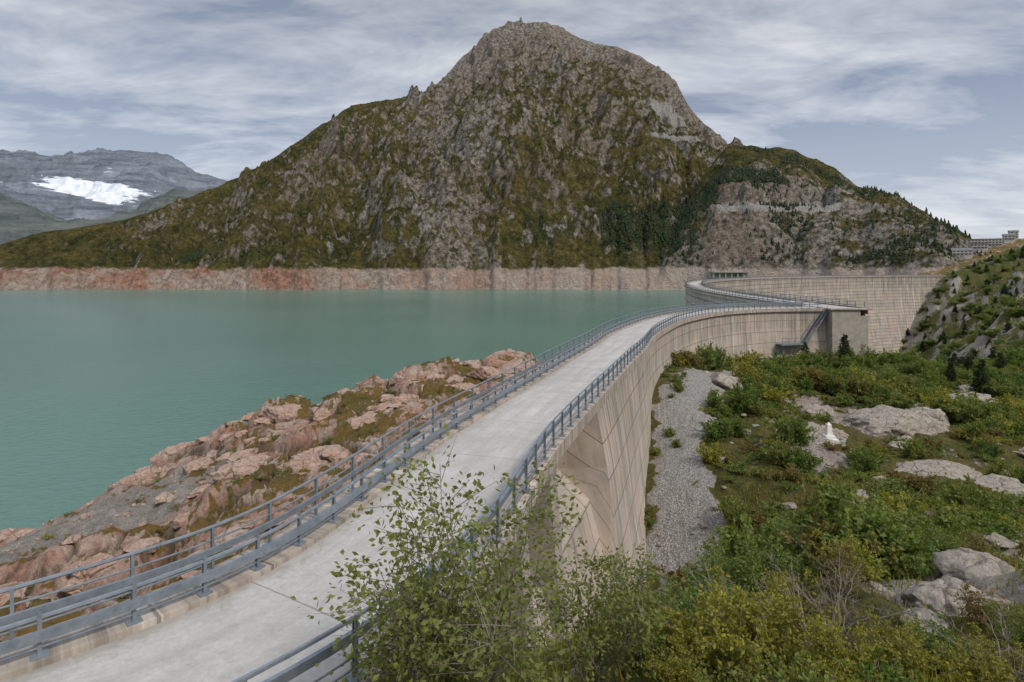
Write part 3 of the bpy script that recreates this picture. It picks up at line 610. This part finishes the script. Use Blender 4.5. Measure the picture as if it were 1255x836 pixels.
# ------------------------------------------------------------ vegetation
def leaves(C,D,size,rng,ratio=.5,droop=.2):
    n=len(C); a=rng.normal(size=(n,3))*.7+D; a[:,2]-=droop; a/=np.linalg.norm(a,axis=1)[:,None]+1e-9
    b=np.cross(a,rng.normal(size=(n,3))); b/=np.linalg.norm(b,axis=1)[:,None]+1e-9; c=np.cross(a,b)
    s=(size*rng.uniform(.6,1.25,n))[:,None]
    V=np.stack([C,C+a*s*.5+b*s*ratio*.5+c*s*.08,C+a*s,C+a*s*.5-b*s*ratio*.5+c*s*.08],1).reshape(-1,3)
    return V,np.arange(4*n).reshape(n,4)
def shrub(seed,h,r,stems,twigs,lpt,lsize,spread=.8,tuber=.02,lo=.22):
    rng=np.random.default_rng(seed); acc=Acc(); C=[];D=[];TT=[]
    for s in range(stems):
        az=rng.uniform(0,6.283); lean=rng.uniform(.1,1)*spread; H=h*rng.uniform(.6,1)*(1-.35*lean); R=r*lean
        m=8; t=np.linspace(0,1,m); wob=np.cumsum(rng.normal(0,.05*h/3,(m,2)),0)
        pts=np.stack([np.cos(az)*R*t**.9+wob[:,0]+.08*rng.normal(),np.sin(az)*R*t**.9+wob[:,1],H*t**(1.0-.15*lean)],1)
        acc.tube(pts,tuber*(1-.8*t),4)
        for k in range(twigs):
            q=rng.uniform(lo,1); base=np.array([np.interp(q,t,pts[:,j]) for j in range(3)])
            dr=rng.normal(size=3); dr[2]=abs(dr[2])*.7+.15; dr+=np.array([np.cos(az),np.sin(az),0])*.5; dr/=np.linalg.norm(dr)
            ln=h*.26*rng.uniform(.5,1.1)*(1.15-q*.5)
            tp=base+dr*ln*np.linspace(0,1,4)[:,None]; tp[:,2]-=.06*ln*np.linspace(0,1,4)**2
            acc.tube(tp,tuber*.3*np.array([1,.8,.6,.35]),3)
            nl=int(lpt*rng.uniform(.4,1.4)); 
            if nl<1: continue
            w_=rng.uniform(.15,1.05,nl)[:,None]; C.append(base+dr*ln*w_+rng.normal(0,ln*.13,(nl,3))); D.append(np.tile(dr,(nl,1))); TT.append(np.clip(rng.uniform(0,1)*.5+rng.uniform(0,.6,nl)*(.5+.5*q),0,1))
    Vw=np.concatenate(acc.V); Fw=acc.F
    if C:
        C=np.concatenate(C);D=np.concatenate(D);TT=np.concatenate(TT); Vl,Fl=leaves(C,D,lsize,rng,.58)
        return Vw,Fw,Vl,Fl,np.repeat(TT,4)
    return Vw,Fw,None,None,None
def shrub_me(name,mat,**k):
    Vw,Fw,Vl,Fl,T_=shrub(**k)
    V=np.concatenate([Vw,Vl]) if Vl is not None else Vw; Fc=list(Fw)
    nw=len(Fw)
    if Vl is not None: Fc+= [tuple(int(i)+len(Vw) for i in f) for f in Fl]
    me=bpy.data.meshes.new(name); me.from_pydata([tuple(v) for v in V.tolist()],[],Fc); me.update()
    me.materials.append(MBark); me.materials.append(mat)
    mi=np.ones(len(me.polygons),np.int32); mi[:nw]=0; me.polygons.foreach_set('material_index',mi)
    at=me.attributes.new('tint','FLOAT','POINT'); tv=np.zeros(len(V),np.float32)
    if Vl is not None: tv[len(Vw):]=T_
    at.data.foreach_set('value',tv); return me
def put(me,name,x,y,z=None,rz=0,s=1,par=None,sz=None):
    if z is None: z=gz(x,y)-.1
    return inst(me,name,(x,y,z),(0,0,rz),(s,s,s if sz is None else sz),par)
put(shrub_me('alder_big',ML1,seed=1,h=5.0,r=2.0,stems=20,twigs=20,lpt=20,lsize=.10,spread=.85,tuber=.024),'alder_shrub',-.45,8.5)
put(shrub_me('alder_side',ML1,seed=11,h=3.7,r=1.3,stems=13,twigs=16,lpt=20,lsize=.095,spread=.9,tuber=.02),'alder_shrub',-1.1,8.2,rz=1)
m2=shrub_me('alder_mid',ML1,seed=2,h=2.7,r=1.5,stems=14,twigs=14,lpt=17,lsize=.085,tuber=.018)
put(m2,'alder_shrub',1.35,9.6); put(m2,'alder_shrub',2.4,11.2,rz=2,s=1.0)
my=shrub_me('willow_yellow',ML3,seed=3,h=1.5,r=1.3,stems=26,twigs=12,lpt=17,lsize=.075,tuber=.012)
for (x,y,s,rz_) in [(3.6,9.6,1.15,0),(4.6,10.4,1.2,2),(5.2,9.0,.7,1),(6.3,9.2,.8,3),(7.4,9.0,.6,4),(3.0,10.8,.9,5),(2.6,9.0,.6,2.5),(8.4,9.8,.6,1.5),(6.6,13.6,1.0,.4),(9.5,16,1.0,2.2),(14,20,1.0,1.2)]: put(my,'willow_shrub',x,y,rz=rz_,s=s)
mg=shrub_me('green_detail',ML2,seed=4,h=2.0,r=1.4,stems=20,twigs=12,lpt=18,lsize=.09,tuber=.016)
for (x,y,s,rz_) in [(7.6,17,1.2,0),(9.2,19.5,1.3,1),(6.4,17.5,1.1,2),(11.5,22,1.2,3),(9.4,23.5,1.4,4),(13.5,25,1.3,5),(7.6,10.4,.6,1),(5.4,14.4,.8,2),(4.4,12.6,.8,4),(14.5,19,.9,2),(9.6,10.6,.55,5),(11.2,28,1.4,.5),(14.6,30,1.4,1.5),(12.6,32.5,1.2,2.5)]: put(mg,'green_shrub',x,y,rz=rz_,s=s)
mr_=shrub_me('russet_shrub',ML4,seed=6,h=1.3,r=1.1,stems=20,twigs=10,lpt=14,lsize=.07,tuber=.014)
for (x,y,s,rz_) in [(5.8,12.2,.9,0),(8.6,14.6,1,1),(11.8,17.8,1.1,2),(9.8,12.0,.7,3),(13.4,16.5,1,4),(16.5,22,1.2,5),(7.0,11,.6,1)]: put(mr_,'russet_shrub',x,y,rz=rz_,s=s)
md=shrub_me('bare_twigs',ML3,seed=5,h=1.9,r=1.9,stems=14,twigs=14,lpt=0,lsize=.05,tuber=.026,spread=1.2)
for (x,y,r_,s) in [(6.0,11.2,0,1),(7.2,12.6,2,.9),(8.2,9.3,1,.7),(4.8,11.8,3,.9)]: put(md,'dead_bush',x,y,z=gz(x,y)+.15,rz=r_,s=s)
bm_=[shrub_me('bush_mesh',mt,seed=20+i,h=2.0,r=1.5,stems=20,twigs=9,lpt=15,lsize=.17,spread=1.0,tuber=.02,lo=.1) for i,mt in enumerate([ML2,ML2,ML1,ML3,ML2,ML4])]
th_=empty('shrub_thicket')
n=5200; bx=RNG.uniform(6,165,n); by=RNG.uniform(17,190,n)
bz,bd,_,bgr,boc,_,_,_,_=ground(bx,by,True); cl=fbm(bx*.075+5,by*.075,3,801); c2=fbm(bx*.05+5,by*.05+9,3,802)
rocks=[(39,58,5.8),(31.8,44.5,5),(35.6,41.5,3.4),(27,49.5,4.4),(44,60,4),(33.5,62,3.2),(58,72,4),(48,50,3.6)]
for i in range(n):
    x,y=bx[i],by[i]
    if x/y>1.2 or bd[i]<3.6+(1.0 if y<55 else 0) or bgr[i]>.2: continue
    if any(math.hypot(x-a,y-b_)<c for a,b_,c in rocks): continue
    if 15<x<30 and 34<y<49 and abs(x-27.6*y/49.6)<2.0: continue
    if y>110 and x<60: continue
    thr=-.2 if y>60 else -.05
    if cl[i]<thr and random.random()<(.8 if y<60 else .5): continue
    if y<34 and random.random()<.3: continue
    s=random.uniform(.4,1.05)*(1.0+.4*(y>60)); s*=1+.6*max(0,cl[i])
    if x>60: s*=1.1
    if c2[i]>.28: k=random.choice([3,3,5,2,0])
    elif y<80: k=random.choice([0,0,1,1,2,3,4,5])
    else: k=random.choice([0,1,2,4])
    inst(bm_[k],'bush',(x,y,bz[i]-.2),(0,0,random.uniform(0,6.3)),(s,s,s*random.uniform(.8,1.35)),th_)
for k in range(26):
    st_=wing.at(random.uniform(0,1)*(wing.s[-1]-70)+62); q=st_[0]+st_[2]*random.uniform(4.2,5.2)
    if q[1]<46: continue
    s=random.uniform(.3,.6); inst(random.choice(bm_[:3]),'bush',(q[0],q[1],gz(q[0],q[1])-.1),(0,0,k),(s,s,s),th_)
lc=[shrub_me('heath_mesh',mt,seed=40+i,h=.55,r=.9,stems=22,twigs=6,lpt=9,lsize=.11,spread=1.2,tuber=.008) for i,mt in enumerate([ML3,ML2,ML1,ML4])]
hc=empty('heath_ground_cover')
n=3600; bx=RNG.uniform(2,80,n); by=8+(RNG.uniform(0,1,n)**1.4)*95
bz,bd,_,bgr,boc,_,_,_,_=ground(bx,by,True); cl=fbm(bx*.12,by*.12,3,811); c2=fbm(bx*.14,by*.14,3,812)
for i in range(n):
    x,y=bx[i],by[i]
    if x/y>1.1 or bd[i]<2.9 or bgr[i]>.3 or cl[i]<-.15: continue
    if any(math.hypot(x-a,y-b_)<c*.9 for a,b_,c in rocks): continue
    s=random.uniform(.6,1.5); 
    if y<14: s*=.6
    inst(random.choice([lc[3],lc[0],lc[0],lc[1]] if c2[i]>.15 else [lc[0],lc[1],lc[1],lc[2],lc[3]]),'heath',(x,y,bz[i]-.05),(0,0,random.uniform(0,6.3)),(s,s,s),hc)
n=700; bx=RNG.uniform(-55,10,n); by=RNG.uniform(22,105,n); bz,bd,bg2,_,_,kk1,_,_,_=ground(bx,by,True)
for i in range(n):
    if bd[i]>-4 or bz[i]<-21 or (bg2[i]>.5 and random.random()<.6) or kk1[i]>.6: continue
    s=random.uniform(.4,1.2); inst(random.choice([lc[0],lc[2],lc[3]]),'heath',(bx[i],by[i],bz[i]-.05),(0,0,random.uniform(0,6)),(s,s,s*.5),hc)
n=32000; gx=RNG.uniform(-1,26,n); gy=6+RNG.uniform(0,1,n)**1.5*34
g,gd,_,ggr,goc,_,_,_,_=ground(gx,gy,True); keep=(gd>2.9)&(ggr<.5)&(fbm(gx*.5,gy*.5,2,900)>-.15); gx,gy,g=gx[keep],gy[keep],g[keep]; n=len(gx)
az=RNG.uniform(0,6.28,n); hh=RNG.uniform(.12,.42,n); ww=.012+.0006*gy; ln=RNG.uniform(.1,.5,n)*hh
B=np.stack([gx,gy,g-.02],1); sd=np.stack([np.cos(az),np.sin(az),az*0],1)*ww[:,None]; lv=np.stack([-np.sin(az),np.cos(az),az*0],1)*ln[:,None]; tp=B+lv; tp[:,2]+=hh
V=np.stack([B-sd,B+sd,tp],1).reshape(-1,3)
mk('grass',V,np.arange(3*n).reshape(n,3),ML3,attrs={'tint':np.repeat(RNG.uniform(0,1,n),3)})
def spruce(seed,h=1.0):
    rng=np.random.default_rng(seed); acc=Acc(); acc.tube([(0,0,0),(0,0,.5),(0,0,1)],[.022,.013,.003],6); C=[];D=[]
    for k in range(26):
        z=.08+.9*(k/26)**.95; R=.27*(1-z)**.8*rng.uniform(.8,1.15)+.012
        nb=int(7+4*(1-z))
        for j in range(nb):
            a=rng.uniform(0,6.283); r_=R*rng.uniform(.65,1.1); e=np.array([math.cos(a)*r_,math.sin(a)*r_,z-.10*r_+.05*r_]); 
            nl=int(10+26*(1-z)); w_=rng.uniform(.15,1,nl)[:,None]; p=np.array([0,0,z])*(1-w_)+e*w_; p[:,2]-=.12*R*(w_[:,0]**2)
            C.append(p+rng.normal(0,.008,(nl,3))); D.append(np.tile((e-np.array([0,0,z]))/r_,(nl,1)))
    C=np.concatenate(C);D=np.concatenate(D); Vl,Fl=leaves(C,D,.045,rng,.35,.25); Vw=np.concatenate(acc.V)
    V=np.concatenate([Vw,Vl]); Fc=list(acc.F)+[tuple(int(i)+len(Vw) for i in f) for f in Fl]
    me=bpy.data.meshes.new('spruce_mesh'); me.from_pydata([tuple(v) for v in V.tolist()],[],Fc); me.update(); me.materials.append(MBark); me.materials.append(MLC)
    mi=np.ones(len(me.polygons),np.int32); mi[:len(acc.F)]=0; me.polygons.foreach_set('material_index',mi)
    at=me.attributes.new('tint','FLOAT','POINT'); tv=np.zeros(len(V),np.float32); tv[len(Vw):]=rng.uniform(0,1,len(Vl)//4).repeat(4); at.data.foreach_set('value',tv); return me
sm=[spruce(i) for i in range(3)]
for (x,y,h) in [(55,94,6.0),(49.5,96,4),(66,80,5.4),(64,83,4.2),(92,127,6.5),(88,125,5),(96,122,6),(74,92,4.5),(116,150,8),(122,155,7),(130,160,8),(84,108,5),(97,113,5.5),(80,100,4)]:
    put(sm[random.randrange(3)],'spruce_tree',x,y,rz=random.uniform(0,6),s=h*1.15,sz=h)
hf=empty('hillside_trees')
n=4200; bx=RNG.uniform(90,620,n); by=RNG.uniform(130,760,n); bz,bd,_,_,_,_,_,_,_=ground(bx,by,True); c2=fbm(bx*.012,by*.012,4,820)
for i in range(n):
    if bx[i]/by[i]<.66 or bx[i]/by[i]>1.05 or bd[i]<10: continue
    if c2[i]<-.15 and random.random()<.65: continue
    if random.random()<.38: h=random.uniform(3.5,8.5); inst(random.choice(sm),'spruce',(bx[i],by[i],bz[i]-.3),(0,0,random.uniform(0,6)),(h*1.3,h*1.3,h),hf)
    else: s=random.uniform(1.2,2.8); inst(bm_[random.choice([0,1,4,4])],'bush',(bx[i],by[i],bz[i]-.4),(0,0,random.uniform(0,6)),(s*1.8,s*1.8,s),hf)

# ------------------------------------------------------------ monument
mw=mat_plain('white_stone',(.80,.78,.74),.7,.15,6)
mo=empty('stone_monument',(27.6,49.6,gz(27.6,49.6)+.6))
a=Acc(); a.abox(-.6,.6,-.6,.6,-1.2,.05); a.abox(-.42,.42,-.42,.42,.05,.32); a.make('plinth',mw,parent=mo)
a=Acc(); V=[]
for z,r in((.32,.24),(1.25,.17)): V+=[(-r,-r,z),(r,-r,z),(r,r,z),(-r,r,z)]
V.append((0,0,1.45)); a.add(V,[(0,1,5,4),(1,2,6,5),(2,3,7,6),(3,0,4,7),(4,5,8),(5,6,8),(6,7,8),(7,4,8)]); a.make('pillar',mw,parent=mo)

# ------------------------------------------------------------ buildings on the right hill
wallm=mat_plain('render_wall',(.58,.56,.52),.8,.1,.3); glass=mat_plain('window_glass',(.05,.06,.07),.2,.1,1); roofm=mat_plain('roof_slate',(.17,.17,.18),.7,.2,.5)
def building(name,x,y,z,w,dp,floors,rz,gable=False):
    e=empty(name,(x,y,z)); e.rotation_euler=(0,0,rz); h=floors*3.2
    a=Acc(); a.abox(-w/2,w/2,-dp/2,dp/2,-14,h); a.make('walls',wallm,parent=e)
    g=Acc()
    nw=max(2,int(w/3.6))
    for f in range(floors):
        for k in range(nw):
            cx_=-w/2+(k+.5)*w/nw; g.abox(cx_-.95,cx_+.95,-dp/2-.06,-dp/2-.003,f*3.2+.9,f*3.2+2.3)
    g.make('windows',glass,parent=e)
    b_=Acc()
    for f in range(1,floors): b_.abox(-w/2,w/2,-dp/2-1.1,-dp/2-.07,f*3.2-.15,f*3.2+.25)
    if floors>1: b_.make('balconies',wallm,parent=e)
    r=Acc()
    if gable:
        V=[(-w/2-.8,-dp/2-.8,h),(w/2+.8,-dp/2-.8,h),(w/2+.8,dp/2+.8,h),(-w/2-.8,dp/2+.8,h),(-w/2-.8,0,h+dp*.3),(w/2+.8,0,h+dp*.3)]
        r.add(V,[(0,1,5,4),(2,3,4,5),(0,4,3),(1,2,5),(0,3,2,1)])
    else: r.abox(-w/2-.8,w/2+.8,-dp/2-.8,dp/2+.8,h+.005,h+.7)
    r.make('roof',roofm,parent=e); return e
for nm,x_,y_,w_,dp_,fl,g_ in [('stone_house',567,718,20,11,2,True),('hotel_building',636,770,40,12,3,False),('restaurant_building',608,742,18,9,2,False),('chalet',690,790,12,9,2,True),('chalet',742,842,10,8,3,True)]:
    z_=gz(x_,y_); building(nm,x_,y_,z_+3.5,w_,dp_,fl,-.5,g_)
gal=Acc(); gx0=300
for k in range(16): gal.abox(gx0+k*9,gx0+k*9+1.6,848,852,-6,2.0)
gal.abox(gx0-2,gx0+146,846,864,2.01,3.2); gal.abox(gx0-2,gx0+146,854,864,-6,2.0)
gal.make('avalanche_gallery',MCP)

# ------------------------------------------------------------ sky + sun
W=bpy.data.worlds.new('World'); S.world=W; W.use_nodes=True; nt=W.node_tree; bg=nt.nodes['Background']
SE,SR=rad(46),rad(135)
sky=nd(nt,'ShaderNodeTexSky',sky_type='NISHITA',sun_disc=False,sun_elevation=SE,sun_rotation=SR)
tc=nd(nt,'ShaderNodeTexCoord').outputs['Generated']; sx=nd(nt,'ShaderNodeSeparateXYZ'); nt.links.new(tc,sx.inputs[0])
zc_=mth(nt,'ADD',mth(nt,'MAXIMUM',sx.outputs[2],0),.16)
cb=nd(nt,'ShaderNodeCombineXYZ'); nt.links.new(mth(nt,'DIVIDE',sx.outputs[0],zc_),cb.inputs[0]); nt.links.new(mth(nt,'DIVIDE',sx.outputs[1],zc_),cb.inputs[1])
mpn=nd(nt,'ShaderNodeMapping'); nt.links.new(cb.outputs[0],mpn.inputs['Vector']); mpn.inputs['Rotation'].default_value=(0,0,.35); mpn.inputs['Scale'].default_value=(.8,1.4,1)
n1=noise(nt,mpn.outputs[0],1.5,6,.66,.3); n2=noise(nt,cb.outputs[0],.6,3,.5,.2)
q=mth(nt,'ADD',mth(nt,'MULTIPLY',n1,.6),mth(nt,'MULTIPLY',n2,.5))
cc=mix(nt,mr(nt,q,.47,.66),(3.3,3.9,5.1),(8.8,9.0,9.4))
top=mr(nt,sx.outputs[2],.18,.42,1,.78); v0=nd(nt,'ShaderNodeVectorMath',operation='SCALE'); nt.links.new(cc,v0.inputs[0]); nt.links.new(top,v0.inputs['Scale']); cc=v0.outputs[0]
hzn=mr(nt,sx.outputs[2],0,.25,1,0); cc=mix(nt,mth(nt,'MULTIPLY',hzn,.55),cc,(8.0,8.3,8.9))
br=mr(nt,sx.outputs[2],.5,.95,1,2.3); vm=nd(nt,'ShaderNodeVectorMath',operation='SCALE'); nt.links.new(cc,vm.inputs[0]); nt.links.new(br,vm.inputs['Scale'])
fc=mix(nt,.88,sky.outputs[0],vm.outputs[0]); nt.links.new(fc,bg.inputs[0]); bg.inputs[1].default_value=.1
sl=bpy.data.lights.new('sun','SUN'); sl.energy=2.3; sl.angle=rad(8); sl.color=(1,.93,.84); so=bpy.data.objects.new('sun',sl); COL.objects.link(so)
dirv=Vector((math.sin(SR)*math.cos(SE),math.cos(SR)*math.cos(SE),math.sin(SE))); so.rotation_euler=dirv.to_track_quat('Z','Y').to_euler()

# ------------------------------------------------------------ camera
cam=bpy.data.cameras.new('camera'); co=bpy.data.objects.new('camera',cam); COL.objects.link(co); co.location=(0,0,7); co.rotation_euler=(rad(90),0,0)
cam.lens=20; cam.sensor_width=36; cam.shift_y=-88/1255; cam.clip_start=.1; cam.clip_end=20000; S.camera=co
S.view_settings.view_transform='Standard'; S.view_settings.look='None'; S.view_settings.exposure=0
